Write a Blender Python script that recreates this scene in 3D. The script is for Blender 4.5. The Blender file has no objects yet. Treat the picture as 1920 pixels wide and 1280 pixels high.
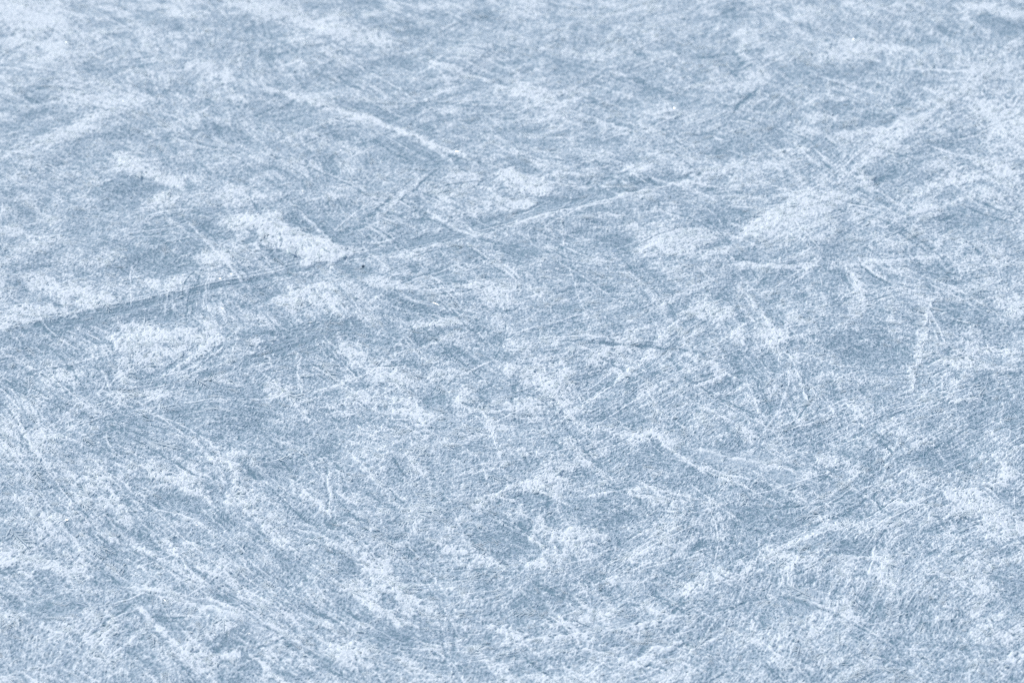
import bpy, math
import numpy as np
from mathutils import Vector

S = bpy.context.scene
COL = S.collection
R = math.radians

# ------------------------------------------------------------------ camera, sky, sun, exposure
FOCAL, SENSOR = 100.0, 36.0
EL = R(32.0)                       # how far the view looks down
CAM_H = 3.2
cam_d = bpy.data.cameras.new('camera')
cam_d.lens, cam_d.sensor_width = FOCAL, SENSOR
cam_d.clip_start, cam_d.clip_end = 0.05, 2000.0
cam_d.dof.use_dof = True
cam_d.dof.focus_distance = CAM_H / math.sin(R(34.2))
cam_d.dof.aperture_fstop = 3.8
cam = bpy.data.objects.new('camera', cam_d)
COL.objects.link(cam)
cam.location = (0, 0, CAM_H)
cam.rotation_euler = (math.pi / 2 - EL, 0, 0)
S.camera = cam

SUN_AZ, SUN_EL = R(-50.0), R(50.0)      # azimuth from +Y towards +X
sun_dir = Vector((math.sin(SUN_AZ) * math.cos(SUN_EL), math.cos(SUN_AZ) * math.cos(SUN_EL), math.sin(SUN_EL)))
w = bpy.data.worlds.new('World')
S.world = w
w.use_nodes = True
nt = w.node_tree
bg = nt.nodes['Background']
sky = nt.nodes.new('ShaderNodeTexSky')
sky.sky_type = 'NISHITA'
sky.sun_disc = False
sky.sun_elevation = SUN_EL
sky.sun_rotation = SUN_AZ
nt.links.new(sky.outputs[0], bg.inputs[0])
bg.inputs[1].default_value = 0.115
ld = bpy.data.lights.new('sun', 'SUN')
ld.energy = 1.5
ld.angle = R(10)
ld.color = (1.0, 0.965, 0.92)
sun = bpy.data.objects.new('sun', ld)
COL.objects.link(sun)
sun.rotation_euler = (-sun_dir).to_track_quat('-Z', 'Y').to_euler()

S.view_settings.view_transform = 'Standard'
S.view_settings.look = 'None'
S.view_settings.exposure = 0.56
S.view_settings.gamma = 1.0
S.cycles.use_denoising = False
S.cycles.max_bounces = 14
S.cycles.diffuse_bounces = 14
S.cycles.transmission_bounces = 10
S.cycles.filter_width = 1.0

# ------------------------------------------------------------------ pixel of the photograph -> point on the ice
def at(px, py):
    x = (px - 960) / 1920 * SENSOR / FOCAL
    y = (640 - py) / 1920 * SENSOR / FOCAL
    dy = math.cos(EL) + y * math.sin(EL)
    dz = -math.sin(EL) + y * math.cos(EL)
    t = CAM_H / -dz
    return (x * t, dy * t)

# ------------------------------------------------------------------ the fine patch of ice: a regular grid of heights and frost cover
DX, DY = 0.0015, 0.0021
X0, X1, Y0, Y1 = -1.75, 1.75, 3.65, 7.35
NX, NY = int((X1 - X0) / DX), int((Y1 - Y0) / DY)
gx = X0 + np.arange(NX) * DX
gy = Y0 + np.arange(NY) * DY
FX = np.fft.fftfreq(NX, DX)[None, :]
FY = np.fft.fftfreq(NY, DY)[:, None]
FR = np.sqrt(FX ** 2 + FY ** 2)

def noise(seed, small, large, beta=1.0, ang=None, stretch=1.0):
    """Band-limited random field, zero mean and unit deviation; wavelengths small..large in metres."""
    rng = np.random.default_rng(seed)
    if ang is None:
        fr = FR
    else:
        c, s = math.cos(ang), math.sin(ang)
        fr = np.sqrt(((FX * c + FY * s) * stretch) ** 2 + (-FX * s + FY * c) ** 2)
    amp = np.where(fr > 0, np.maximum(fr, 1e-6) ** -beta, 0)
    amp = amp * np.exp(-(fr * small) ** 2) * (1 - np.exp(-(fr * large) ** 2))
    f = np.fft.fft2(rng.standard_normal((NY, NX)).astype(np.float32)) * amp
    v = np.fft.ifft2(f).real
    return ((v - v.mean()) / v.std()).astype(np.float32)

def smooth(v, a, b):
    t = np.clip((v - a) / (b - a), 0, 1)
    return t * t * (3 - 2 * t)

wx = noise(1, .015, .12, 1.2) * .006
wy = noise(2, .015, .12, 1.2) * .006
edge = noise(3, .006, .06, .8)

# marks in the ice, traced: kind, points in the photograph, width there, strength
#  B frost bank (the very wide ones only make an area paler)   C combed frost bank (crystals stand across it)   D scraped dark smooth ice
#  L thin light scratch   K thin dark scratch   T smooth blade track, pale
MARKS = [
 ('B', [(470,408),(530,440),(590,460),(655,490)], 26, 1.0), ('B', [(215,296),(250,322),(300,342),(350,357)], 20, .7), ('B', [(1600,376),(1530,392),(1460,424),(1390,450)], 34, .55),
 ('B', [(272,876),(300,905),(350,922),(405,946)], 18, .6), ('B', [(60,528),(120,548),(200,562)], 40, .4), ('B', [(945,338),(985,354),(1025,368)], 34, .5),
 ('B', [(-60,40),(120,40),(330,20)], 190, .16), ('B', [(1960,120),(1900,260),(1930,420)], 230, .18), ('B', [(900,0),(1300,10),(1700,60)], 160, .10),  # very wide B: paler towards the far left corner, far edge and right edge
 ('B', [(1850,1000),(1940,1240)], 200, .08),  # very wide B: paler towards the near right edge
 # the long track
 ('D', [(20,628),(110,618),(240,588),(330,568),(420,543),(530,518),(620,500),(680,487)], 20, 1.15),
 ('D', [(680,487),(740,470),(880,440),(960,415),(1060,388),(1140,372),(1230,350),(1300,336)], 22, 1.1),
 ('L', [(190,606),(320,578),(430,548),(530,528),(640,503),(700,490)], 8, .6),
 ('L', [(660,495),(740,482),(900,447),(1000,415),(1140,385),(1260,352),(1360,328)], 8, .6),
 ('K', [(150,612),(330,566),(530,516),(680,484)], 5, .9),
 ('K', [(690,474),(800,448),(900,425),(1060,382),(1150,362),(1280,338)], 5, 1.0),
 ('K', [(720,452),(760,443),(800,431)], 4, .8),
 ('K', [(740,456),(785,447)], 4, .7),
 ('L', [(680,462),(760,450),(850,432)], 6, .5),
 ('B', [(-20,610),(60,595),(110,585)], 34, .4),
 # second scraped track under it
 ('D', [(660,612),(600,632),(540,655),(495,678)], 32, 1.6),
 ('D', [(495,678),(430,703),(350,722),(260,735)], 20, .6),
 ('L', [(650,632),(570,660),(510,684),(430,708),(330,742),(270,760)], 9, .4),
 ('K', [(140,741),(200,738),(250,737),(330,738),(400,722)], 4, .9),
 ('K', [(140,722),(220,727),(300,728)], 4, .6),
 ('L', [(200,748),(290,744),(350,732)], 6, .5),
 ('K', [(262,722),(320,690),(385,645)], 5, .9), ('L', [(280,726),(330,700),(390,655)], 6, .6),
 ('K', [(345,700),(385,675),(415,652)], 4, .8), ('K', [(365,702),(400,680),(425,660)], 4, .7),
 ('L', [(355,703),(392,678),(420,656)], 5, .6),
 ('K', [(180,697),(200,728),(226,758)], 4, .7), ('L', [(190,705),(212,738),(232,770)], 6, .6),
 ('L', [(562,668),(563,710),(568,745)], 7, .6),
 ('C', [(250,606),(300,640),(345,625),(420,638)], 42, .55),
 ('D', [(285,596),(330,602)], 24, .7), ('D', [(450,636),(512,642)], 22, .8),
 ('D', [(255,640),(285,670)], 24, .4),
 ('C', [(260,650),(275,680),(300,668)], 20, .5),
 # fan of scraped ice right of the second track
 ('D', [(735,562),(800,572),(862,592)], 32, .95), ('D', [(760,586),(820,588),(880,604)], 24, .5),
 ('D', [(738,668),(790,648),(856,622)], 22, .65), ('D', [(640,620),(700,640),(735,660)], 26, .5),
 ('B', [(775,622),(820,617),(868,610)], 20, .4), ('L', [(750,676),(800,655),(852,634),(880,622)], 8, .5),
 ('L', [(755,592),(810,598),(866,612)], 5, .5), ('L', [(790,570),(830,582),(875,604)], 5, .5),
 ('B', [(640,655),(690,690),(760,735)], 36, .5), ('B', [(640,752),(700,742),(760,760),(800,808)], 20, .5),
 ('K', [(770,700),(830,690),(870,660)], 4, .4),
 # upper left
 ('B', [(-20,20),(60,35),(110,62)], 56, .6), ('B', [(0,78),(90,88),(150,120)], 26, .4),
 ('D', [(120,0),(165,35),(205,62)], 18, .4), ('B', [(320,-10),(332,35)], 24, .5),
 ('B', [(440,8),(520,28),(590,48),(650,70),(725,90)], 32, .75), ('B', [(380,135),(440,160)], 28, .5),
 ('B', [(120,170),(210,200),(280,190)], 40, .4), ('B', [(60,285),(110,265),(170,232),(232,212)], 20, .45),
 ('D', [(40,180),(110,190)], 34, .4), ('D', [(20,240),(90,250)], 26, .3), ('D', [(260,30),(330,60)], 28, .5),
 ('D', [(560,15),(600,20)], 22, .5), ('D', [(305,262),(318,268)], 20, .6), ('D', [(380,240),(398,268)], 36, .7),
 ('D', [(510,185),(548,202)], 18, .6), ('D', [(470,205),(560,232),(640,262)], 26, .35),
 ('D', [(640,200),(700,218),(770,258),(830,280)], 24, .55), ('D', [(710,275),(780,298),(850,312)], 40, .75),
 ('D', [(780,240),(815,245)], 14, .6),
 ('L', [(500,170),(560,190),(640,215),(705,236),(760,255),(820,282),(870,300),(892,312)], 11, .9),
 ('K', [(510,176),(545,194),(590,205)], 4, .5), ('K', [(820,276),(860,292),(890,306)], 4, .7),
 ('c', [(212,290),(235,316),(290,338),(348,358)], 24, .95), ('D', [(205,345),(250,352),(300,360)], 28, 1.0),
 ('D', [(205,372),(245,392)], 40, .6), ('C', [(292,372),(338,382)], 20, .7),
 ('D', [(250,440),(310,455),(330,500)], 60, .55), ('D', [(340,420),(420,450)], 50, .45),
 ('B', [(430,360),(480,385)], 30, .3), ('D', [(560,395),(600,420),(650,455)], 30, .7), ('D', [(430,440),(490,470),(560,500)], 26, .5), ('B', [(35,370),(62,385)], 22, .5),
 ('C', [(450,400),(500,436),(560,458),(620,476),(652,492)], 40, 1.2),
 ('L', [(505,425),(560,442),(615,462),(655,492)], 11, 1.0), ('D', [(530,412),(590,436),(640,466)], 20, .9),
 ('C', [(380,492),(410,480),(440,484)], 20, .6), ('C', [(60,520),(120,545),(200,565)], 46, .6),
 ('C', [(240,520),(300,540),(350,520)], 24, .35), ('B', [(0,440),(60,440),(90,460)], 26, .5),
 ('D', [(20,540),(70,565),(110,585)], 28, .5), ('D', [(240,470),(300,505),(380,512)], 40, .5),
 ('C', [(540,545),(570,555),(600,535)], 34, .5), ('D', [(480,560),(520,560)], 26, .5),
 # upper middle
 ('K', [(780,105),(870,135),(950,163),(1040,196),(1100,220),(1165,240),(1215,252)], 5, 1.0),
 ('L', [(800,118),(870,142),(960,172),(1050,206),(1130,236),(1190,256)], 10, .6),
 ('B', [(970,172),(1020,190),(1070,208)], 26, .5), ('D', [(890,38),(930,36)], 30, .6),
 ('D', [(700,45),(780,60)], 30, .3), ('B', [(1090,110),(1140,112)], 16, .7),
 ('B', [(960,20),(1000,40)], 22, .4), ('D', [(1050,125),(1110,140)], 26, .4),
 ('c', [(940,330),(985,352),(1025,372)], 46, .6), ('D', [(965,310),(1000,332)], 24, .9),
 ('D', [(1060,308),(1100,316)], 20, .7), ('D', [(1020,378),(1050,380)], 14, .8),
 ('C', [(870,330),(920,365),(960,385)], 30, .4), ('B', [(1180,320),(1200,332)], 22, .6),
 ('B', [(880,410),(930,398),(1000,390)], 22, .5), ('D', [(900,390),(925,410)], 14, .6),
 ('D', [(780,380),(810,385)], 20, .5), ('D', [(1130,350),(1180,345)], 20, .5),
 # upper right
 ('B', [(1550,112),(1620,92),(1700,98)], 24, .7), ('B', [(1330,170),(1400,160),(1440,150)], 30, .3),
 ('B', [(1890,90),(1820,155),(1760,200),(1690,255),(1630,305)], 36, .3),
 ('L', [(1898,98),(1840,150),(1790,188),(1720,235),(1660,285),(1618,315)], 7, .2),
 ('K', [(1840,145),(1780,180),(1735,215)], 8, .8), ('D', [(1760,212),(1700,226),(1640,226)], 14, .6),
 ('D', [(1545,205),(1610,204)], 22, .7), ('D', [(1530,242),(1600,248),(1690,236)], 16, .6),
 ('B', [(1560,258),(1620,258),(1660,252)], 14, .8), ('B', [(1560,190),(1610,195)], 16, .5),
 ('C', [(1448,292),(1490,282),(1520,288)], 18, .7), ('D', [(1330,288),(1420,284)], 22, .5),
 ('D', [(1350,20),(1375,32),(1405,36)], 16, .6), ('B', [(1800,15),(1880,30),(1920,24)], 18, .6),
 ('D', [(1840,38),(1920,60)], 30, .5), ('D', [(1470,130),(1560,150)], 34, .35), ('D', [(1550,145),(1620,140)], 20, .4),
 ('K', [(1450,65),(1475,95)], 6, .6), ('B', [(1840,200),(1920,260)], 60, .45),
 ('L', [(1668,280),(1630,305),(1590,330),(1560,352)], 8, .5), ('K', [(1660,288),(1620,312)], 5, .6),
 ('C', [(1600,345),(1630,340)], 20, .5), ('C', [(1930,328),(1850,336),(1780,350),(1700,378)], 22, .7),
 ('C', [(1590,372),(1520,392),(1460,424),(1390,450)], 36, .8), ('D', [(1300,420),(1370,405),(1440,408)], 26, .5),
 ('D', [(1480,380),(1440,400)], 14, .6), ('L', [(1700,410),(1760,395),(1830,372)], 7, .4),
 ('B', [(1280,330),(1400,320),(1480,312)], 24, .4), ('D', [(1780,400),(1860,420)], 50, .35),
 # middle and right
 ('D', [(960,470),(1005,482)], 40, .8), ('D', [(845,482),(900,490)], 24, .7), ('D', [(1130,445),(1180,465)], 26, .7),
 ('D', [(1020,505),(1090,520),(1110,545)], 20, .6), ('D', [(820,520),(850,530)], 30, .6), ('D', [(640,508),(685,520)], 24, .8),
 ('C', [(880,540),(940,550),(980,560)], 30, .4), ('B', [(1200,440),(1270,470),(1330,440)], 60, .35),
 ('B', [(700,540),(750,545),(790,560)], 18, .5), ('L', [(690,575),(740,555),(800,545)], 6, .5),
 ('K', [(1370,494),(1430,498),(1520,500)], 7, .8), ('L', [(1380,501),(1440,503),(1490,505),(1536,505)], 8, 1.0),
 ('L', [(1588,506),(1600,530),(1612,552),(1622,575)], 11, 1.0), ('L', [(1605,508),(1690,496),(1768,486)], 9, .7),
 ('D', [(1575,515),(1590,545)], 16, .5), ('D', [(1730,515),(1780,535)], 28, .6), ('D', [(1540,470),(1600,480)], 30, .35),
 ('C', [(1746,560),(1742,600),(1735,640),(1722,680),(1712,720),(1703,748)], 13, .75),
 ('D', [(1665,640),(1690,680)], 34, .6), ('D', [(1550,635),(1600,655),(1625,672)], 44, .8),
 ('D', [(1770,580),(1850,605)], 50, .45), ('L', [(1382,535),(1415,575),(1440,608),(1455,640)], 9, .6),
 ('B', [(1430,630),(1460,650)], 26, .7), ('D', [(1445,590),(1470,620)], 20, .6),
 ('K', [(1500,695),(1512,730),(1516,750),(1508,775)], 7, .8), ('L', [(1496,700),(1508,735),(1510,760)], 6, .6),
 ('L', [(1340,747),(1370,740),(1402,731)], 6, .6), ('D', [(1380,690),(1440,700)], 36, .4),
 ('L', [(1784,765),(1810,758),(1832,750)], 10, .9), ('D', [(1750,745),(1780,770)], 20, .6), ('D', [(1785,710),(1750,740)], 22, .5),
 ('L', [(1850,656),(1880,662),(1905,672)], 10, .9), ('C', [(1770,690),(1810,665),(1850,650)], 36, .5),
 ('B', [(1880,585),(1925,580)], 30, .6), ('D', [(1840,800),(1900,760)], 70, .5),
 ('C', [(1290,590),(1340,575),(1380,600)], 40, .45), ('L', [(1330,560),(1260,625),(1170,712),(1110,755),(1050,795)], 9, .55),
 ('B', [(950,688),(1010,720),(1060,775)], 32, .6), ('K', [(1030,752),(1060,775)], 5, .8), ('K', [(1150,722),(1128,742)], 5, .8),
 ('C', [(1090,690),(1140,660),(1200,640)], 50, .35), ('D', [(890,665),(960,700)], 44, .6), ('D', [(800,750),(830,780)], 40, .6),
 ('D', [(905,740),(960,750)], 50, .4), ('D', [(1130,790),(1210,790)], 32, .6), ('B', [(1130,812),(1200,824),(1260,830)], 16, .7),
 ('B', [(940,765),(1010,770)], 24, .5), ('D', [(1000,575),(1080,580)], 24, .3), ('D', [(1200,650),(1230,660)], 30, .5),
 # left edge and lower left
 ('K', [(0,752),(30,800),(62,855)], 6, .9), ('L', [(10,760),(42,808),(72,858)], 6, .8), ('K', [(-5,775),(20,815),(45,860)], 5, .7),
 ('B', [(80,820),(100,835)], 26, .7), ('B', [(500,728),(525,738),(542,745)], 26, .85), ('D', [(505,700),(470,730)], 26, .3),
 ('D', [(330,780),(420,770),(500,780)], 60, .45), ('D', [(200,800),(260,830)], 60, .4), ('D', [(560,830),(620,850)], 40, .3),
 ('D', [(245,708),(258,715)], 20, .6), ('B', [(100,700),(140,720)], 30, .5),
 ('c', [(272,873),(288,900),(340,915),(372,935),(402,946)], 18, 1.0), ('c', [(395,858),(430,888),(448,928),(470,966)], 20, .8),
 ('D', [(300,930),(345,945),(390,962)], 30, .6), ('D', [(460,890),(500,880),(560,900)], 50, .5),
 ('L', [(120,880),(160,915),(210,958),(260,1000)], 14, .6), ('L', [(180,895),(220,940),(260,990)], 10, .5),
 ('C', [(60,950),(110,985),(150,1010),(230,1010)], 34, .4), ('D', [(195,985),(220,1005)], 34, .8), ('D', [(250,970),(300,1010)], 34, .5),
 ('L', [(290,985),(320,1025),(345,1062)], 8, .5), ('L', [(345,1021),(360,1026),(377,1035)], 6, 1.0), ('K', [(240,1035),(262,1066)], 5, .7),
 ('L', [(470,965),(510,1010),(560,1050)], 10, .5), ('D', [(480,1000),(580,1080)], 26, .3),
 ('D', [(0,1000),(40,1015)], 40, .6), ('B', [(-10,1050),(60,1062),(160,1090)], 28, .7), ('D', [(130,1000),(150,1030)], 40, .5),
 ('D', [(40,1130),(110,1150),(150,1165)], 50, .7), ('D', [(215,1085),(260,1100)], 18, .6),
 ('D', [(245,1125),(290,1165),(330,1210)], 50, .85), ('D', [(415,1205),(480,1222)], 36, .8), ('D', [(240,1230),(290,1260)], 30, .8),
 ('D', [(360,1090),(440,1130)], 18, .4),
 ('T', [(190,1092),(290,1114),(400,1150),(470,1172),(540,1195)], 18, .5),
 ('L', [(210,1102),(300,1118),(400,1152),(480,1172),(540,1192)], 5, .7), ('L', [(240,1098),(330,1122),(420,1140)], 4, .6),
 ('L', [(220,1108),(320,1135),(380,1150)], 4, .5), ('K', [(280,1105),(360,1135),(440,1155)], 3, .6),
 ('C', [(158,1188),(182,1206),(206,1190),(213,1155)], 22, .7), ('L', [(285,1195),(330,1222),(372,1245)], 8, .7),
 ('C', [(350,1240),(400,1238),(440,1225),(480,1215)], 16, .8), ('L', [(300,1130),(320,1170)], 5, .5),
 ('K', [(612,878),(614,930),(613,990)], 5, .8), ('L', [(617,885),(620,930),(618,985)], 6, .6),
 ('D', [(618,970),(628,1000)], 16, .7), ('D', [(550,1000),(600,960)], 50, .35),
 # lower middle and right
 ('B', [(690,1050),(720,1085),(765,1130),(800,1150)], 34, .8), ('B', [(640,1098),(690,1130),(735,1165),(775,1188)], 16, .8),
 ('D', [(640,1060),(690,1085)], 30, .6), ('D', [(650,1130),(700,1170)], 26, .6), ('D', [(770,1100),(830,1120)], 32, .5),
 ('D', [(690,1195),(800,1205)], 40, .7), ('B', [(640,1225),(690,1240)], 36, .5), ('L', [(800,1222),(840,1218),(880,1200)], 8, .6),
 ('D', [(890,1010),(950,1020),(990,1030)], 46, .85), ('D', [(910,958),(935,975)], 20, .8), ('D', [(985,940),(1030,950)], 26, .7),
 ('C', [(880,965),(940,930),(1000,905),(1060,888)], 26, .65), ('B', [(1060,890),(1100,870)], 18, .6),
 ('L', [(995,1012),(1008,1025),(1022,1038)], 9, .9), ('B', [(995,1005),(1060,1012),(1125,1010)], 18, .5), ('B', [(1085,1020),(1130,1010)], 12, .6),
 ('D', [(1000,1110),(1060,1140),(960,1160),(990,1195)], 56, .6), ('D', [(1020,1130),(1070,1140)], 24, .7),
 ('B', [(920,1185),(980,1198)], 22, .6), ('K', [(1040,1198),(1080,1195),(1108,1192)], 4, .7),
 ('L', [(860,1222),(960,1212),(1080,1200),(1200,1185),(1290,1160)], 8, .5), ('T', [(1060,1190),(1180,1178)], 18, .4),
 ('B', [(1000,1065),(1030,1070)], 22, .6), ('B', [(830,1030),(900,1060)], 36, .4), ('B', [(1130,1098),(1160,1100)], 18, .6),
 ('D', [(1080,960),(1180,975)], 46, .5), ('D', [(1200,860),(1300,880)], 50, .4), ('B', [(1100,1160),(1140,1165)], 26, .5),
 ('D', [(1160,1210),(1240,1230)], 36, .5), ('B', [(1190,1250),(1230,1235),(1290,1210)], 20, .6),
 ('T', [(1290,860),(1420,875),(1520,905)], 30, .5), ('L', [(1280,850),(1400,870),(1520,895)], 6, .4), ('L', [(1300,880),(1400,905),(1500,930)], 5, .4),
 ('B', [(1530,860),(1590,885)], 26, .6), ('D', [(1380,960),(1460,985),(1530,990)], 50, .6), ('D', [(1400,1000),(1430,1010)], 30, .4),
 ('B', [(1480,1032),(1540,1000),(1575,985)], 16, .7), ('D', [(1490,1030),(1560,1035),(1640,1042)], 26, .7),
 ('L', [(1560,1052),(1610,1052),(1665,1060)], 12, .8), ('B', [(1425,1040),(1460,1050),(1510,1065)], 22, .7),
 ('B', [(1280,1122),(1350,1090),(1425,1058)], 20, .5), ('D', [(1280,1090),(1380,1040)], 20, .3),
 ('B', [(1790,935),(1850,962),(1925,1000)], 60, .65), ('D', [(1830,925),(1880,945),(1925,962)], 26, .7),
 ('B', [(1840,912),(1925,900)], 20, .7), ('L', [(1660,950),(1700,952),(1740,958)], 7, .6), ('D', [(1560,935),(1620,945)], 30, .4),
 ('L', [(1525,1158),(1518,1198)], 6, .6), ('L', [(1514,1160),(1508,1196)], 5, .5), ('B', [(1560,1140),(1600,1165)], 36, .5),
 ('C', [(1895,1235),(1905,1252)], 14, .9), ('D', [(1830,1220),(1880,1240)], 24, .5), ('D', [(1870,1100),(1920,1110)], 50, .5),
 ('T', [(1480,1110),(1530,1150)], 40, .35), ('L', [(1740,1085),(1790,1100),(1840,1120)], 8, .6), ('D', [(1735,1130),(1760,1160)], 40, .3),
 ('B', [(1640,920),(1720,900)], 24, .4), ('D', [(1640,860),(1640,920)], 40, .35), ('D', [(1700,880),(1820,870)], 40, .4),
 ('L', [(1700,800),(1670,860),(1640,920)], 8, .4),
]

def seg_field(pts, wd):
    """Distance to a traced line, how far along it (0..1) and its direction, on the part of the grid near it."""
    P = np.array(pts, dtype=np.float64)
    pad = wd * 3.2 + .02
    i0, i1 = np.searchsorted(gx, [P[:, 0].min() - pad, P[:, 0].max() + pad])
    j0, j1 = np.searchsorted(gy, [P[:, 1].min() - pad, P[:, 1].max() + pad])
    if i1 - i0 < 3 or j1 - j0 < 3:
        return None
    sl = (slice(j0, j1), slice(i0, i1))
    k = min(1.0, wd / .012)
    x = gx[None, i0:i1] + wx[sl] * k
    y = gy[j0:j1, None] + wy[sl] * k
    best = np.full(x.shape, 9.0); side = np.zeros(x.shape); along = np.zeros(x.shape)
    c2 = np.zeros(x.shape); s2 = np.zeros(x.shape)
    L = np.hypot(*(P[1:] - P[:-1]).T)
    tot, acc = L.sum(), 0.0
    for a, b, l in zip(P[:-1], P[1:], L):
        d = (b - a) / l
        t = np.clip((x - a[0]) * d[0] + (y - a[1]) * d[1], 0, l)
        ex, ey = x - a[0] - d[0] * t, y - a[1] - d[1] * t
        r = np.hypot(ex, ey)
        m = r < best
        best[m] = r[m]; along[m] = ((acc + t) / tot)[m]
        side[m] = (d[0] * ey - d[1] * ex)[m]
        th = math.atan2(d[1], d[0])
        c2[m] = math.cos(2 * th); s2[m] = math.sin(2 * th)
        acc += l
    return sl, best, along, side, c2, s2

def rounded(pts):
    """Chaikin-smoothed polyline."""
    P = np.array(pts, dtype=float)
    if len(P) < 3:
        return P
    for _ in range(2):
        Q = [P[0]]
        for a, b in zip(P[:-1], P[1:]):
            Q += [a * .75 + b * .25, a * .25 + b * .75]
        P = np.array(Q + [P[-1]])
    return P

def width_on_ice(pts, px):
    """A width seen square to the traced line, in metres on the ice."""
    a, b = pts[0], pts[-1]
    dx, dy = b[0] - a[0], b[1] - a[1]
    l = math.hypot(dx, dy)
    m = pts[len(pts) // 2]
    n = (-dy / l * px / 2, dx / l * px / 2)
    A, B = at(*a), at(*b)
    gl = math.hypot(B[0] - A[0], B[1] - A[1])
    p, q = at(m[0] - n[0], m[1] - n[1]), at(m[0] + n[0], m[1] + n[1])
    return abs((q[0] - p[0]) * -(B[1] - A[1]) + (q[1] - p[1]) * (B[0] - A[0])) / gl

cover = np.zeros((NY, NX), np.float32)      # extra frost cover from the marks
scrape = np.zeros((NY, NX), np.float32)     # 0 rough .. 1 smoothed by a blade
fine = np.zeros((NY, NX), np.float32)
combed = np.zeros((NY, NX), np.float32)     # where crystals stand in ranks across a bank
lift = np.zeros((NY, NX), np.float32)       # height of grooves and lips
fc = np.zeros((NY, NX), np.float32); fs = np.zeros((NY, NX), np.float32)

# the drift of the frost where nothing was traced
th0 = R(20) * noise(11, .25, 1.6, 1.6) + R(7) * noise(12, .06, .4, 1.2)
th0 += np.where(gx[None, :] < 0, R(-52), R(40)) * np.clip(np.abs(gx[None, :]) / .35, 0, 1) * np.ones((NY, 1))
fc += np.cos(2 * th0) * .45; fs += np.sin(2 * th0) * .45
for kind, pts, px, s in MARKS:
    wd = width_on_ice(pts, px) / 2
    P = np.array([at(*p) for p in rounded(pts)])
    f = seg_field(P, max(wd, .006))
    if f is None:
        continue
    sl, r, u, side, c2, s2 = f
    e = edge[sl]
    taper = np.clip(np.minimum(u, 1 - u) / .10, .25, 1) ** .6
    q = r / (wd * (1 + .35 * e * (kind in 'BCcD')))
    q = np.abs(q) / taper
    g = np.exp(-q ** 2 * (1.2 if kind in 'BC' else 1.0))
    if kind in 'Cc':                           # a crisp edge on one side, leaning teeth of crystals on the other
        sd = -side if kind == 'C' else side    # positive on the feathered side
        tl = np.hypot(*(P[1:] - P[:-1]).T).sum()
        v = u * tl - sd * .55
        t1 = np.random.default_rng(len(pts) * 1000 + int(px * 7 + pts[0][0]))
        kx = np.arange(-.6, tl + .6, .0012)
        def teeth(k):
            w1 = np.convolve(t1.standard_normal(len(kx)), np.hanning(k), 'same')
            return np.interp(v, kx, (w1 / w1.std()))
        tooth = .55 * teeth(7) + .6 * teeth(17) + .5 * teeth(41)
        reach = wd * np.clip(1.15 + .55 * tooth, .15, 2.6) * taper
        dd = np.where(sd > 0, sd / reach, -sd / (wd * .30 * (1 + .4 * e)))
        dd = np.where(np.abs(side) > r * .6, dd, r / (wd * .5))
        g = np.where(dd < 1, 1 - .65 * np.clip(dd, 0, 1) ** 1.3, .35 * np.exp(-((dd - 1) * 2.2) ** 2)) * (.85 + .16 * tooth) * smooth(np.minimum(u, 1 - u), -.01, .05)
        g = np.clip(g, 0, 1.3)
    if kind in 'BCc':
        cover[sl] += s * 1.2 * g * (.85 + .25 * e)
        lift[sl] += .0040 * s * g
        m = g * s * (1.6 if kind in 'Cc' else .5)
        if kind in 'Cc':                       # crystals stand across the bank, leaning
            th = math.atan2(P[-1, 1] - P[0, 1], P[-1, 0] - P[0, 0])
            a = R(62) if abs(math.sin(th + R(62))) > abs(math.sin(th - R(62))) else R(-62)
            combed[sl] = np.maximum(combed[sl], g * s)
            cc, ss = c2 * math.cos(2 * a) - s2 * math.sin(2 * a), s2 * math.cos(2 * a) + c2 * math.sin(2 * a)
        else:
            cc, ss = c2, s2
        fc[sl] += cc * m; fs[sl] += ss * m
    elif kind == 'D':
        g = np.exp(-q ** 3 * .8) * np.clip(.8 + .3 * e, .2, 1.2)
        cover[sl] -= s * .66 * g
        scrape[sl] = np.maximum(scrape[sl], s * g * .8)
        lift[sl] -= .0022 * s * g
        fc[sl] += c2 * g * 2.2; fs[sl] += s2 * g * 2.2
    elif kind == 'T':
        g = np.exp(-q ** 4 * .7)
        scrape[sl] = np.maximum(scrape[sl], s * g * 1.3)
        fc[sl] += c2 * g * 2.5; fs[sl] += s2 * g * 2.5
    elif kind == 'L':
        cover[sl] += s * 1.0 * g * (.8 + .35 * e)
        lift[sl] += .0022 * s * g
        lift[sl] -= .0018 * s * np.exp(-((side - wd * 1.9) / wd) ** 2) * taper * .4
        fc[sl] += c2 * g * 1.5; fs[sl] += s2 * g * 1.5
    elif kind == 'K':
        g2 = np.exp(-(r / (wd * taper)) ** 2)
        cover[sl] -= s * .35 * g2
        lift[sl] -= .0022 * s * g2
        fc[sl] += c2 * g2 * 1.5; fs[sl] += s2 * g2 * 1.5

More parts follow.
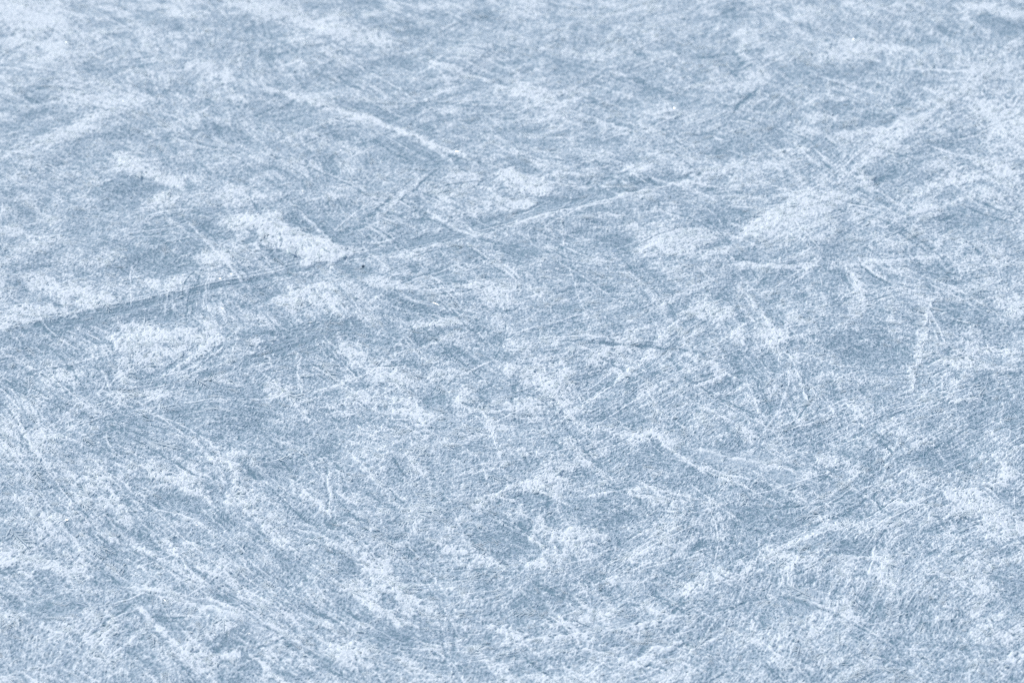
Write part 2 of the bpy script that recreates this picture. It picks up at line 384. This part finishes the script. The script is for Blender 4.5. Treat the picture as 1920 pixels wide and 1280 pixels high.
# old blade scratches of no particular place, singly and in bundles: straight or sweeping, in a few crossing directions
rng = np.random.default_rng(77)
SWEEPS = [((110,850),(300,1060),(620,1230),70,40), ((250,1080),(480,1150),(760,1260),60,16), ((380,840),(520,1010),(800,1190),80,30),
          ((1230,800),(1480,880),(1700,1010),70,28), ((1260,470),(1420,590),(1520,780),60,18), ((1930,620),(1640,800),(1380,860),50,18),
          ((1880,90),(1700,240),(1380,450),40,24), ((420,60),(700,220),(940,330),60,24), ((760,90),(1000,180),(1300,280),50,20),
          ((-40,640),(500,525),(1320,335),18,24), ((120,750),(380,715),(680,600),18,14), ((720,690),(880,600),(1300,480),60,20),
          ((1400,560),(1220,660),(980,840),36,20), ((-20,740),(60,860),(200,1040),40,22), ((640,560),(780,570),(900,610),24,24),
          ((1280,1130),(1480,1030),(1720,900),60,22), ((840,1230),(1100,1195),(1500,1100),40,18)]
swept = []
for A, B, Cc, spread, cnt in SWEEPS:
    for _ in range(cnt):
        j = rng.normal(0, spread * .5, 2); w0 = rng.normal(0, spread * .2, 6)
        t0 = rng.uniform(0, .75); t1 = min(1, t0 + rng.uniform(.12, .6))
        T = np.linspace(t0, t1, 8)[:, None]
        A2, B2, C2 = np.array(A) + j + w0[:2], np.array(B) + j + w0[2:4], np.array(Cc) + j + w0[4:]
        swept.append(A2 * (1 - T) ** 2 + 2 * B2 * T * (1 - T) + C2 * T * T)
for Q_ in swept:
    P = np.array([at(*p) for p in Q_])
    wd = rng.uniform(.0011, .0021) if rng.random() < .85 else rng.uniform(.0025, .005)
    f = seg_field(P, wd)
    if f is None:
        continue
    sl, r, u, side, c2, s2 = f
    g = np.exp(-(r / wd) ** 2) * np.clip(np.minimum(u, 1 - u) / .15, 0, 1) * np.clip(.75 + .35 * edge[sl], .15, 1.3)
    am = rng.gamma(3, .10) * (1 if rng.random() < .74 else -.7)
    fine[sl] += am * g; lift[sl] += am * .0012 * g
    fc[sl] += c2 * g; fs[sl] += s2 * g
for i in range(1500):
    px, py = rng.uniform(-250, 2170), rng.uniform(-80, 1380)
    k = rng.random()
    if px < 800 and py > 620:
        a = rng.normal(38, 10) if k < .68 else rng.normal(-18, 14)
    elif py < 420:
        a = rng.normal(24, 9) if k < .5 else rng.normal(-16, 12)
    elif px > 1150:
        a = rng.normal(-24, 11) if k < .45 else rng.normal(30, 12) if k < .85 else rng.normal(90, 18)
    else:
        a = rng.normal(-15, 8) if k < .45 else rng.normal(34, 12) if k < .85 else rng.normal(80, 20)
    a = R(a)
    l = rng.gamma(2.2, 62) + 25
    p, q = at(px - math.cos(a) * l / 2, py - math.sin(a) * l / 2), at(px + math.cos(a) * l / 2, py + math.sin(a) * l / 2)
    gl = math.hypot(q[0] - p[0], q[1] - p[1])
    if gl > 1.6:
        continue
    d = ((q[0] - p[0]) / gl, (q[1] - p[1]) / gl)
    bend = rng.normal(0, .07) * gl
    nb = int(rng.choice([1, 1, 1, 2, 3, 4, 6]))
    t = np.linspace(-.5, .5, 6)
    for b_ in range(nb):
        o = 0 if nb == 1 else rng.normal(0, .0045 * nb)
        sh = 0 if nb == 1 else rng.normal(0, .12)
        tt = t * rng.uniform(.6, 1.0) + sh
        bb = bend * rng.uniform(.8, 1.2) * (1 - 4 * tt * tt) + o
        P = np.stack([(p[0] + q[0]) / 2 + d[0] * tt * gl - d[1] * bb, (p[1] + q[1]) / 2 + d[1] * tt * gl + d[0] * bb], 1)
        wd = rng.uniform(.0013, .0026) if rng.random() < .8 else rng.uniform(.003, .006)
        f = seg_field(P, wd)
        if f is None:
            continue
        sl, r, u, side, c2, s2 = f
        g = np.exp(-(r / (wd * np.clip(np.minimum(u, 1 - u) / .3, .35, 1))) ** 2) * np.clip(np.minimum(u, 1 - u) / .2, 0, 1) * np.clip(.75 + .4 * edge[sl], .1, 1.4)
        am = rng.gamma(3, .17)
        am *= .72
        if rng.random() < .70:
            fine[sl] += am * g; lift[sl] += .00015 * g
        else:
            fine[sl] -= am * .9 * g; lift[sl] -= .00025 * g
        fc[sl] += c2 * g; fs[sl] += s2 * g

flow = (np.arctan2(fs, fc) * .5).astype(np.float32)
del fc, fs

def comb(src, steps, step):
    """Average of src along the local flow: hair-like streaks."""
    c = np.cos(flow) * step / DX; s = np.sin(flow) * step / DY
    jj, ii = np.meshgrid(np.arange(NY, dtype=np.float32), np.arange(NX, dtype=np.float32), indexing='ij')
    out = src.copy()
    for k in list(range(-steps, 0)) + list(range(1, steps + 1)):
        j = np.rint(jj + s * k).astype(np.int32) % NY
        i = np.rint(ii + c * k).astype(np.int32) % NX
        out += src[j, i]
    out -= out.mean()
    return (out / out.std()).astype(np.float32)

rng = np.random.default_rng(5)
white = rng.standard_normal((NY, NX)).astype(np.float32)
def comb2(src, turn, steps, step):
    global flow
    keep, flow = flow, flow + turn
    out = comb(src, steps, step)
    flow = keep
    return out

def band(v, lo, hi):
    """Hold a field softly between lo and hi."""
    m, h = (lo + hi) / 2, (hi - lo) / 2
    return m + h * np.tanh((v - m) / h)

hair = comb(white, 7, .0021)
sparse = np.where(rng.random((NY, NX)) < .018, rng.uniform(.4, 1, (NY, NX)), 0).astype(np.float32)
line = comb2(sparse, .18 * noise(31, .05, .3), 7, .0020)
line2 = comb2(np.roll(sparse, (371, 523), (0, 1)), R(38) + .5 * noise(32, .05, .4), 5, .0020)
lines = np.clip(np.maximum(line, line2 * .9) - .4, 0, 3.2)
tuft = comb(noise(6, .003, .010, .3), 5, .003)
patch = noise(7, .09, .55, 1.1)
clump = noise(8, .012, .10, 1.0)
feather = comb(noise(33, .006, .03, .6), 7, .004)
lump = noise(9, .004, .022, .7)
grain = noise(34, .0045, .014, .3, math.pi / 2, 1.6)
grain = np.tanh(grain * .9) * 1.2
isle = noise(35, .0055, .085, .95, math.pi / 2, 1.25)        # ragged islands of frost, many sizes
long_ = noise(37, .0055, .11, 1.0)                              # the same drawn out along the blade strokes, one way or across
way = smooth(noise(38, .12, .7, 1.4), -.35, .15)
isle_d = way * comb(long_, 8, .0035) + (1 - way) * comb2(long_, R(62) + .25 * noise(39, .1, .5, 1.4), 7, .0035)
crisp = noise(36, .0035, .030, .6, math.pi / 2, 1.3)

rough = np.clip(1 - scrape, 0, 1)
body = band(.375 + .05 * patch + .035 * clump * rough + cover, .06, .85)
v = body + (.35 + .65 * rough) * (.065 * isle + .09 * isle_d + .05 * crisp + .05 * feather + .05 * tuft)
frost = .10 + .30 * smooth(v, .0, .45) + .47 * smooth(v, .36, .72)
frost += rough * (.085 * grain + .095 * crisp + .04 * tuft) + (1 - rough) * (.06 * hair + .06 * grain + .03 * crisp)
slit = smooth(-feather, .35, 1.5)
frost -= np.clip(combed, 0, 1) * .24 * slit
frost += np.clip(combed, 0, 1) * .14
frost += lines * .12 * np.clip(1.25 - body, .3, 1)
frost += fine
frost = np.clip(frost, 0, 1.08).astype(np.float32)
height = (lift * .30 + body * .0008 + frost * .0010 + rough * (.00008 * tuft + .00005 * hair + .00012 * grain + .00010 * crisp) * (.3 + frost) + .0001 * lines + .002 * patch).astype(np.float32)
height -= height.min() - .001

# ------------------------------------------------------------------ materials
def mat(name):
    m = bpy.data.materials.new(name)
    m.use_nodes = True
    t = m.node_tree
    return m, t, t.nodes['Principled BSDF'], lambda k: t.nodes.new(k), t.links.new

def ice_material():
    m, t, b, N, L = mat('frosted ice')
    co = N('ShaderNodeNewGeometry')
    at_ = N('ShaderNodeAttribute'); at_.attribute_name = 'frost'
    def nz(scale, detail, rough):
        n = N('ShaderNodeTexNoise'); n.inputs['Scale'].default_value = scale
        n.inputs['Detail'].default_value = detail; n.inputs['Roughness'].default_value = rough
        L(co.outputs['Position'], n.inputs['Vector']); return n.outputs['Fac']
    def math_(op, a, bb, c=None):
        n = N('ShaderNodeMath'); n.operation = op
        for i, v in enumerate((a, bb, c)):
            if v is None: continue
            if isinstance(v, (int, float)): n.inputs[i].default_value = v
            else: L(v, n.inputs[i])
        return n.outputs[0]
    n1 = math_('SUBTRACT', nz(110, 4, .65), .5)
    n2 = math_('SUBTRACT', nz(420, 2, .6), .5)
    f = math_('MULTIPLY_ADD', n1, .40, at_.outputs['Fac'])
    f = math_('MULTIPLY_ADD', n2, .30, f)
    ramp = N('ShaderNodeValToRGB')
    e = ramp.color_ramp.elements
    e[0].position, e[0].color = .02, (.185, .285, .33, 1)
    e[1].position, e[1].color = .98, (.835, .87, .85, 1)
    x = e.new(.38); x.color = (.43, .515, .555, 1)
    x = e.new(.68); x.color = (.64, .70, .70, 1)
    L(f, ramp.inputs[0]); L(ramp.outputs[0], b.inputs['Base Color'])
    rr = N('ShaderNodeMapRange'); rr.inputs['To Min'].default_value = .42; rr.inputs['To Max'].default_value = .85
    L(f, rr.inputs['Value']); L(rr.outputs[0], b.inputs['Roughness'])
    b.inputs['IOR'].default_value = 1.31
    bp = N('ShaderNodeBump'); bp.inputs['Strength'].default_value = .4; bp.inputs['Distance'].default_value = .0025
    L(f, bp.inputs['Height']); L(bp.outputs[0], b.inputs['Normal'])
    return m

def crystal_material(name, col, glint):
    m, t, b, N, L = mat(name)
    b.inputs['Base Color'].default_value = (*col, 1)
    b.inputs['Roughness'].default_value = .55
    b.inputs['IOR'].default_value = 1.31
    if glint:
        b.inputs['Coat Weight'].default_value = glint
        b.inputs['Coat Roughness'].default_value = .2
        b.inputs['Coat IOR'].default_value = 1.31
    tr = N('ShaderNodeBsdfTranslucent'); tr.inputs[0].default_value = (*col, 1)
    mx = N('ShaderNodeMixShader'); mx.inputs[0].default_value = .50
    L(b.outputs[0], mx.inputs[1]); L(tr.outputs[0], mx.inputs[2])
    L(mx.outputs[0], t.nodes['Material Output'].inputs['Surface'])
    return m

M_ICE = ice_material()
M_FROST = crystal_material('frost crystal', (.84, .88, .875), .15)
M_GLINT = crystal_material('glinting crystal', (.84, .88, .865), 1.0)
M_GLINT.node_tree.nodes['Principled BSDF'].inputs['Coat IOR'].default_value = 1.7
M_SNOW = crystal_material('scraped snow', (.84, .88, .865), .3)
M_SHAVE = crystal_material('ice shaving', (.80, .87, .92), .8)
M_CORE, t, b, N, L = mat('packed snow')
b.inputs['Base Color'].default_value = (.835, .87, .85, 1); b.inputs['Roughness'].default_value = .8
m, t, b, N, L = mat('dark grit')
b.inputs['Base Color'].default_value = (.07, .11, .15, 1); b.inputs['Roughness'].default_value = .8
M_GRIT = m

def mesh_object(name, verts, faces, material, attr=None, smooth_shade=False):
    me = bpy.data.meshes.new(name)
    n, k = faces.shape
    me.vertices.add(len(verts)); me.vertices.foreach_set('co', np.ascontiguousarray(verts, np.float32).ravel())
    me.loops.add(n * k); me.loops.foreach_set('vertex_index', np.ascontiguousarray(faces, np.int32).ravel())
    me.polygons.add(n); me.polygons.foreach_set('loop_start', np.arange(n, dtype=np.int32) * k)
    if smooth_shade:
        me.polygons.foreach_set('use_smooth', np.ones(n, bool))
    if attr is not None:
        a = me.attributes.new('frost', 'FLOAT', 'POINT'); a.data.foreach_set('value', attr.astype(np.float32).ravel())
    me.update(calc_edges=True)
    me.materials.append(material)
    o = bpy.data.objects.new(name, me); COL.objects.link(o)
    return o

# ------------------------------------------------------------------ the ice sheet, fine where it is looked at, out to the horizon
def grown(lo, hi, d, far):
    out, s, v = [], d, hi
    while v < far:
        s *= 1.06; v += s; out.append(v)
    return out
right = grown(X0, X1, DX, 400.0)
back = grown(Y0, Y1, DY, 900.0)
ax = np.concatenate([-np.array(right[::-1]), gx, np.array(right)])
front = np.array(back)
front = front[front < 400]
ay = np.concatenate([(Y0 + Y1) - front[::-1], gy, np.array(back)])
iw = np.clip(np.rint((ax - X0) / DX).astype(int), -10**7, 10**7) % NX
jw = np.rint((ay - Y0) / DY).astype(int) % NY
nf = len(right); ng = len(front)
iw[nf:nf + NX] = np.arange(NX); jw[ng:ng + NY] = np.arange(NY)
H = height[np.ix_(jw, iw)]; F = frost[np.ix_(jw, iw)]
V = np.empty((len(ay), len(ax), 3), np.float32)
V[..., 0] = ax[None, :]; V[..., 1] = ay[:, None]; V[..., 2] = H
nx, ny = len(ax), len(ay)
idx = np.arange(nx * ny, dtype=np.int32).reshape(ny, nx)
Q = np.stack([idx[:-1, :-1], idx[:-1, 1:], idx[1:, 1:], idx[1:, :-1]], -1).reshape(-1, 4)
ice = mesh_object('ice', V.reshape(-1, 3), Q, M_ICE, F, True)
ice['kind'] = 'structure'
ice['label'] = 'pale blue frosted ice rink surface scored with blade tracks'
del V, Q, H, F, idx

def sample(field, x, y):
    i = np.clip(((x - X0) / DX).astype(int), 0, NX - 1); j = np.clip(((y - Y0) / DY).astype(int), 0, NY - 1)
    return field[j, i]

def crystals(x, y, z, az, tilt, ln, wd, roll):
    """Folded pointed flakes, one quad each."""
    n = len(x)
    d = np.stack([np.cos(az) * np.cos(tilt), np.sin(az) * np.cos(tilt), np.sin(tilt)], 1)
    s0 = np.stack([-np.sin(az), np.cos(az), np.zeros(n)], 1)
    up = np.cross(d, s0)
    up *= np.sign(up[:, 2:3] + 1e-9)
    s = s0 * np.cos(roll)[:, None] + up * np.sin(roll)[:, None]
    nn = np.cross(d, s)
    o = np.stack([x, y, z], 1)
    mid = o + d * (ln * .45)[:, None]
    a = mid + s * (wd / 2)[:, None] + nn * (wd * .18)[:, None]
    c = mid - s * (wd / 2)[:, None] + nn * (wd * .18)[:, None]
    V = np.stack([o, a, o + d * ln[:, None], c], 1).reshape(-1, 3)
    F = np.arange(n * 4, dtype=np.int32).reshape(n, 4)
    return V, F

# ------------------------------------------------------------------ frost standing on the ice
rng = np.random.default_rng(21)
n = 1500000
y = rng.uniform(3.75, 7.25, n); x = rng.uniform(-1, 1, n) * (.30 * y * .8 + .12)
fr = sample(frost, x, y); tf = sample(tuft, x, y)
keep = rng.random(n) < np.clip((fr - .50) * .45, 0, .3) * np.clip(.6 + .4 * tf, .05, 1) * (1 - .65 * np.clip(sample(combed, x, y), 0, 1))
x, y, fr = x[keep], y[keep], fr[keep]
n = len(x)
cb = sample(combed, x, y)
az = sample(flow, x, y) + np.where(rng.random(n) < .5, 0, math.pi) + rng.normal(0, 1, n) * np.where(cb > .25, .28, 1.0)
ln = rng.gamma(5, .0009, n) * (.6 + .8 * fr) * (1 + 1.6 * np.clip(cb, 0, 1) * (rng.random(n) < .5)); wd = ln * rng.uniform(.25, .6, n)
Vc, Fc = crystals(x, y, sample(height, x, y) - .0006, az, rng.uniform(.02, .24, n) * np.where(cb > .25, .5, 1), ln, wd, rng.normal(0, .35, n))
# feathery sprigs of frost: a spine with slanting barbs, lying on the ice
m_ = 60000
ys = rng.uniform(3.75, 7.25, m_); xs = rng.uniform(-1, 1, m_) * (.30 * ys * .8 + .12)
pw = np.clip(.26 + .28 * sample(isle_d, xs, ys) + .10 * sample(patch, xs, ys) + .7 * sample(combed, xs, ys) + .5 * np.clip(sample(cover, xs, ys), -.6, .8), .015, 1)
k_ = rng.random(m_) < pw * .20
xs, ys = xs[k_], ys[k_]; m_ = len(xs)
az0 = sample(flow, xs, ys) + np.where(rng.random(m_) < .5, 0, math.pi) + rng.normal(0, .42, m_)
L0 = rng.gamma(5, .0050, m_)
parts = [(Vc, Fc)]
parts.append(crystals(xs, ys, sample(height, xs, ys) + .0006, az0, rng.uniform(.01, .07, m_), L0, L0 * .05 + .0008, rng.normal(0, .2, m_)))
for bi in range(12):
    t_ = (bi + rng.uniform(.2, 1.0, m_)) / 12.5
    sgn = 1 if bi % 2 else -1
    bx, by = xs + np.cos(az0) * L0 * t_, ys + np.sin(az0) * L0 * t_
    bl = L0 * (.40 - .22 * t_) * rng.uniform(.5, 1.25, m_)
    parts.append(crystals(bx, by, sample(height, bx, by) + .0004, az0 + sgn * rng.uniform(.6, 1.05, m_), rng.uniform(.02, .14, m_), bl, .0010 + bl * rng.uniform(.08, .15, m_), rng.normal(0, .12, m_)))
off_ = np.cumsum([0] + [len(p[0]) for p in parts])
Vc = np.concatenate([p[0] for p in parts]); Fc = np.concatenate([p[1] + o_ for p, o_ in zip(parts, off_)])
n = len(Fc)
print('sprigs', m_)
fo = mesh_object('frost_crystals', Vc, Fc, M_FROST)
fo.data.materials.append(M_GLINT)
fo.data.polygons.foreach_set('material_index', (rng.random(n) < .15).astype(np.int32))
fo['kind'] = 'stuff'; fo['category'] = 'frost'; fo['label'] = 'tiny white frost crystals growing all over the blue ice'
print('crystals', n)

# loose hair-thin shavings on the barer ice
n = 220000
y = rng.uniform(3.75, 7.25, n); x = rng.uniform(-1, 1, n) * (.30 * y * .8 + .12)
keep = rng.random(n) < np.clip(1.0 - sample(frost, x, y) * 1.25, .03, 1)
x, y = x[keep], y[keep]; n = len(x)
az = sample(flow, x, y) + rng.normal(0, .8, n)
ln = rng.gamma(3, .0045, n)
Vc, Fc = crystals(x, y, sample(height, x, y) + .0008, az, rng.normal(0, .05, n), ln, rng.uniform(.0006, .0012, n), rng.normal(0, .4, n))
so = mesh_object('ice_shavings', Vc, Fc, M_SHAVE)
so['kind'] = 'stuff'; so['category'] = 'ice shavings'; so['label'] = 'hair-thin pale ice shavings strewn over the barer ice'

# ------------------------------------------------------------------ banks of scraped snow, each lying on the ice
def snow_ridge(label, pts, px, tall, seed, lean=R(60), size=1.0):
    rg = np.random.default_rng(seed)
    wd = width_on_ice(pts, px) / 2 * .6
    tall *= .36; size *= .6
    P = np.array([at(*p) for p in rounded(pts)])
    L = np.hypot(*(P[1:] - P[:-1]).T); cum = np.concatenate([[0], np.cumsum(L)])
    tot = cum[-1]
    step = .0022
    m = max(8, int(tot / step))
    u = np.linspace(0, tot, m)
    cx, cy = np.interp(u, cum, P[:, 0]), np.interp(u, cum, P[:, 1])
    tx, ty = np.gradient(cx), np.gradient(cy); l = np.hypot(tx, ty); tx, ty = tx / l, ty / l
    def rough1(k, s):
        v = rg.standard_normal(m + 4 * k); kern = np.hanning(2 * k + 1); v = np.convolve(v, kern / np.sqrt((kern ** 2).sum()), 'same')[2 * k:2 * k + m]
        return v * s
    env = np.clip(np.minimum(u, tot - u) / (tot * .16), 0, 1) ** .7
    wl = wd * np.clip(.55 + rough1(9, .22) + rough1(3, .16), .08, 1.3) * env + .0008
    hl = tall * np.clip(.6 + rough1(8, .28) + rough1(2, .15), .05, 1.4) * env
    off = rough1(7, wd * .18)
    k = 11
    v = np.linspace(-1, 1, k)
    prof = (1 - np.abs(v) ** 1.7)
    X = cx[:, None] + -ty[:, None] * (off[:, None] + v[None] * wl[:, None])
    Y = cy[:, None] + tx[:, None] * (off[:, None] + v[None] * wl[:, None])
    Z = sample(height, X, Y) - .0012 + hl[:, None] * prof[None] * (1 + .16 * rg.standard_normal((m, k))) 
    Vm = np.stack([X, Y, Z], -1).reshape(-1, 3)
    ii = np.arange(m * k).reshape(m, k)
    Fm = np.stack([ii[:-1, :-1], ii[:-1, 1:], ii[1:, 1:], ii[1:, :-1]], -1).reshape(-1, 4)
    # crystals bristling from it
    n = int(tot * wd * 2 / (.0026 ** 2) * (.28 if px < 14 else .10)) + 60
    a = rg.integers(0, m, n); b_ = np.clip(rg.normal(0, .55, n), -1.25, 1.25)
    x = cx[a] - ty[a] * (off[a] + b_ * wl[a]); y = cy[a] + tx[a] * (off[a] + b_ * wl[a])
    z = sample(height, x, y) - .001 + hl[a] * np.clip(1 - np.abs(b_) ** 1.7, 0, 1) * .9
    th = math.atan2(P[-1, 1] - P[0, 1], P[-1, 0] - P[0, 0])
    if abs(math.sin(th - lean)) > abs(math.sin(th + lean)):
        lean = -lean
    az = np.arctan2(ty[a], tx[a]) + lean + np.where(rg.random(n) < .5, 0, math.pi) + rg.normal(0, .5, n)
    ln = rg.gamma(5, .0014, n) * size
    Vc, Fc = crystals(x, y, z, az, rg.uniform(.03, .40, n), ln, ln * rg.uniform(.25, .55, n), rg.normal(0, .35, n))
    o = mesh_object('snow_ridge', np.concatenate([Vm, Vc]), np.concatenate([Fm, Fc + len(Vm)]), M_SNOW)
    o.data.materials.append(M_CORE)
    o.data.polygons.foreach_set('material_index', np.concatenate([np.ones(len(Fm)), np.zeros(len(Fc))]).astype(np.int32))
    c = P.mean(0)
    o.data.transform(__import__('mathutils').Matrix.Translation((-c[0], -c[1], 0)))
    o.location = (c[0], c[1], 0)
    o['label'] = label; o['category'] = 'snow ridge'; o['group'] = 'ridges of scraped snow on the ice'
    return o

RIDGES = [
 ('broad white bank of combed snow running down to the dark track near the dark grit', [(478,415),(520,432),(565,448),(615,468),(650,490)], 26, .008),
 ('short feathery white ridge standing alone above a dark patch on the upper left ice', [(215,290),(232,314),(285,338),(345,356)], 18, .008),
 ('long thin white ridge curving over the dark upper ice towards the frosty middle', [(500,170),(560,190),(640,215),(705,236),(760,255),(820,282),(872,301),(892,312)], 8, .006),
 ('soft blurred white bank slanting near the top edge, left of centre', [(560,38),(600,52),(650,70),(722,90)], 20, .007),
 ('spiky white tuft ridge beside a smooth dark patch, above the long track', [(958,326),(972,336),(985,347),(1000,354),(1015,360)], 14, .008),
 ('wide feathery white bank at the upper right, largest one right of the long track', [(1590,374),(1530,388),(1470,420),(1400,446)], 18, .007),
 ('thin straight snow line lying level, at the right of centre beside a thin dark groove', [(1385,500),(1440,503),(1490,505),(1536,506)], 7, .006),
 ('short white snow streak dropping steeply from beside the end of the level snow line', [(1590,508),(1600,530),(1612,552),(1620,570)], 9, .007),
 ('crooked near-vertical snow ridge on the right, made of broken clumps', [(1745,562),(1742,600),(1735,640),(1722,680),(1712,720),(1704,746)], 9, .004),
 ('little curled snow ridge right of the crooked near-vertical one, beside a dark arc', [(1786,764),(1810,758),(1832,751)], 7, .006),
 ('small snow streak sloping down to the right edge above the little curled ridge', [(1852,657),(1880,662),(1903,672)], 8, .005),
 ('very white spiked snow ridge at the lower left, hooked at its upper end', [(274,874),(288,900),(340,915),(372,935),(400,945)], 15, .009),
 ('steep white snow ridge just right of the hooked spiked one', [(400,862),(430,888),(448,928),(468,964)], 14, .006),
 ('fluffy white heap of snow below the smooth end of the second dark track', [(502,728),(522,738),(542,744)], 18, .007),
 ('diagonal white bank near the bottom, left of the large dark hollow', [(695,1055),(720,1085),(765,1130)], 20, .006),
 ('narrow diagonal snow lip just below the diagonal bank near the bottom', [(645,1100),(690,1130),(735,1165),(770,1185)], 9, .006),
 ('slanting crumbly snow bank above the large dark hollow, low in the middle', [(885,962),(940,930),(985,908)], 16, .006),
 ('tiny white snow spike at the right rim of the large dark hollow', [(996,1013),(1008,1025),(1020,1036)], 7, .006),
 ('ragged snow bank at the bottom left, between two dark patches', [(352,1240),(400,1238),(440,1226),(478,1216)], 11, .006),
 ('u-shaped snow curl at the bottom left, next to dark scratched ice', [(160,1190),(182,1205),(205,1190),(212,1160)], 13, .005),
 ('thin snow lip along the lower edge of the smooth second dark track', [(648,632),(600,648),(560,664),(512,684)], 6, .004),
 ('pale snow lip under the lower dark wedge in the middle of the ice', [(752,675),(800,655),(850,634)], 6, .005),
 ('short white snow pile on top of the lower dark wedge in the middle', [(778,621),(820,616),(862,611)], 12, .006),
 ('wide snow bank at the right edge below a dark strip of ice', [(1800,942),(1850,964),(1915,996)], 26, .006),
 ('thin snow strip under a dark patch, low on the right', [(1562,1052),(1610,1052),(1662,1060)], 8, .005),
 ('bright blurred snow drift slanting down the far right upper ice', [(1885,98),(1835,150),(1790,188),(1720,235),(1660,285)], 9, .005),
]
for i, (lab, pts, px, tall) in enumerate(RIDGES):
    snow_ridge(lab, pts, px, tall, 300 + i, lean=R(60) if px > 10 else R(35), size=1.0 if px > 10 else .7)

# ------------------------------------------------------------------ one crumb of dark grit by the long track
def grit():
    rg = np.random.default_rng(9)
    import bmesh
    bm = bmesh.new()
    bmesh.ops.create_icosphere(bm, subdivisions=3, radius=1)
    for v in bm.verts:
        p = v.co
        k = 1 + .22 * math.sin(4 * p.x + 2 * p.y) + .15 * math.sin(7 * p.z - 3 * p.x) + .05 * rg.standard_normal()
        v.co = Vector((p.x * .0040 * k, p.y * .0022 * k, p.z * .0016 * k))
    me = bpy.data.meshes.new('dark_grit'); bm.to_mesh(me); bm.free()
    me.materials.append(M_GRIT)
    o = bpy.data.objects.new('dark_grit', me); COL.objects.link(o)
    x, y = at(681, 507)
    o.location = (x, y, float(sample(height, np.array([x]), np.array([y]))[0]) + .0006)
    o.rotation_euler = (0, .2, R(50))
    o['label'] = 'tiny dark crumb of grit frozen beside the long track'; o['category'] = 'grit'
grit()
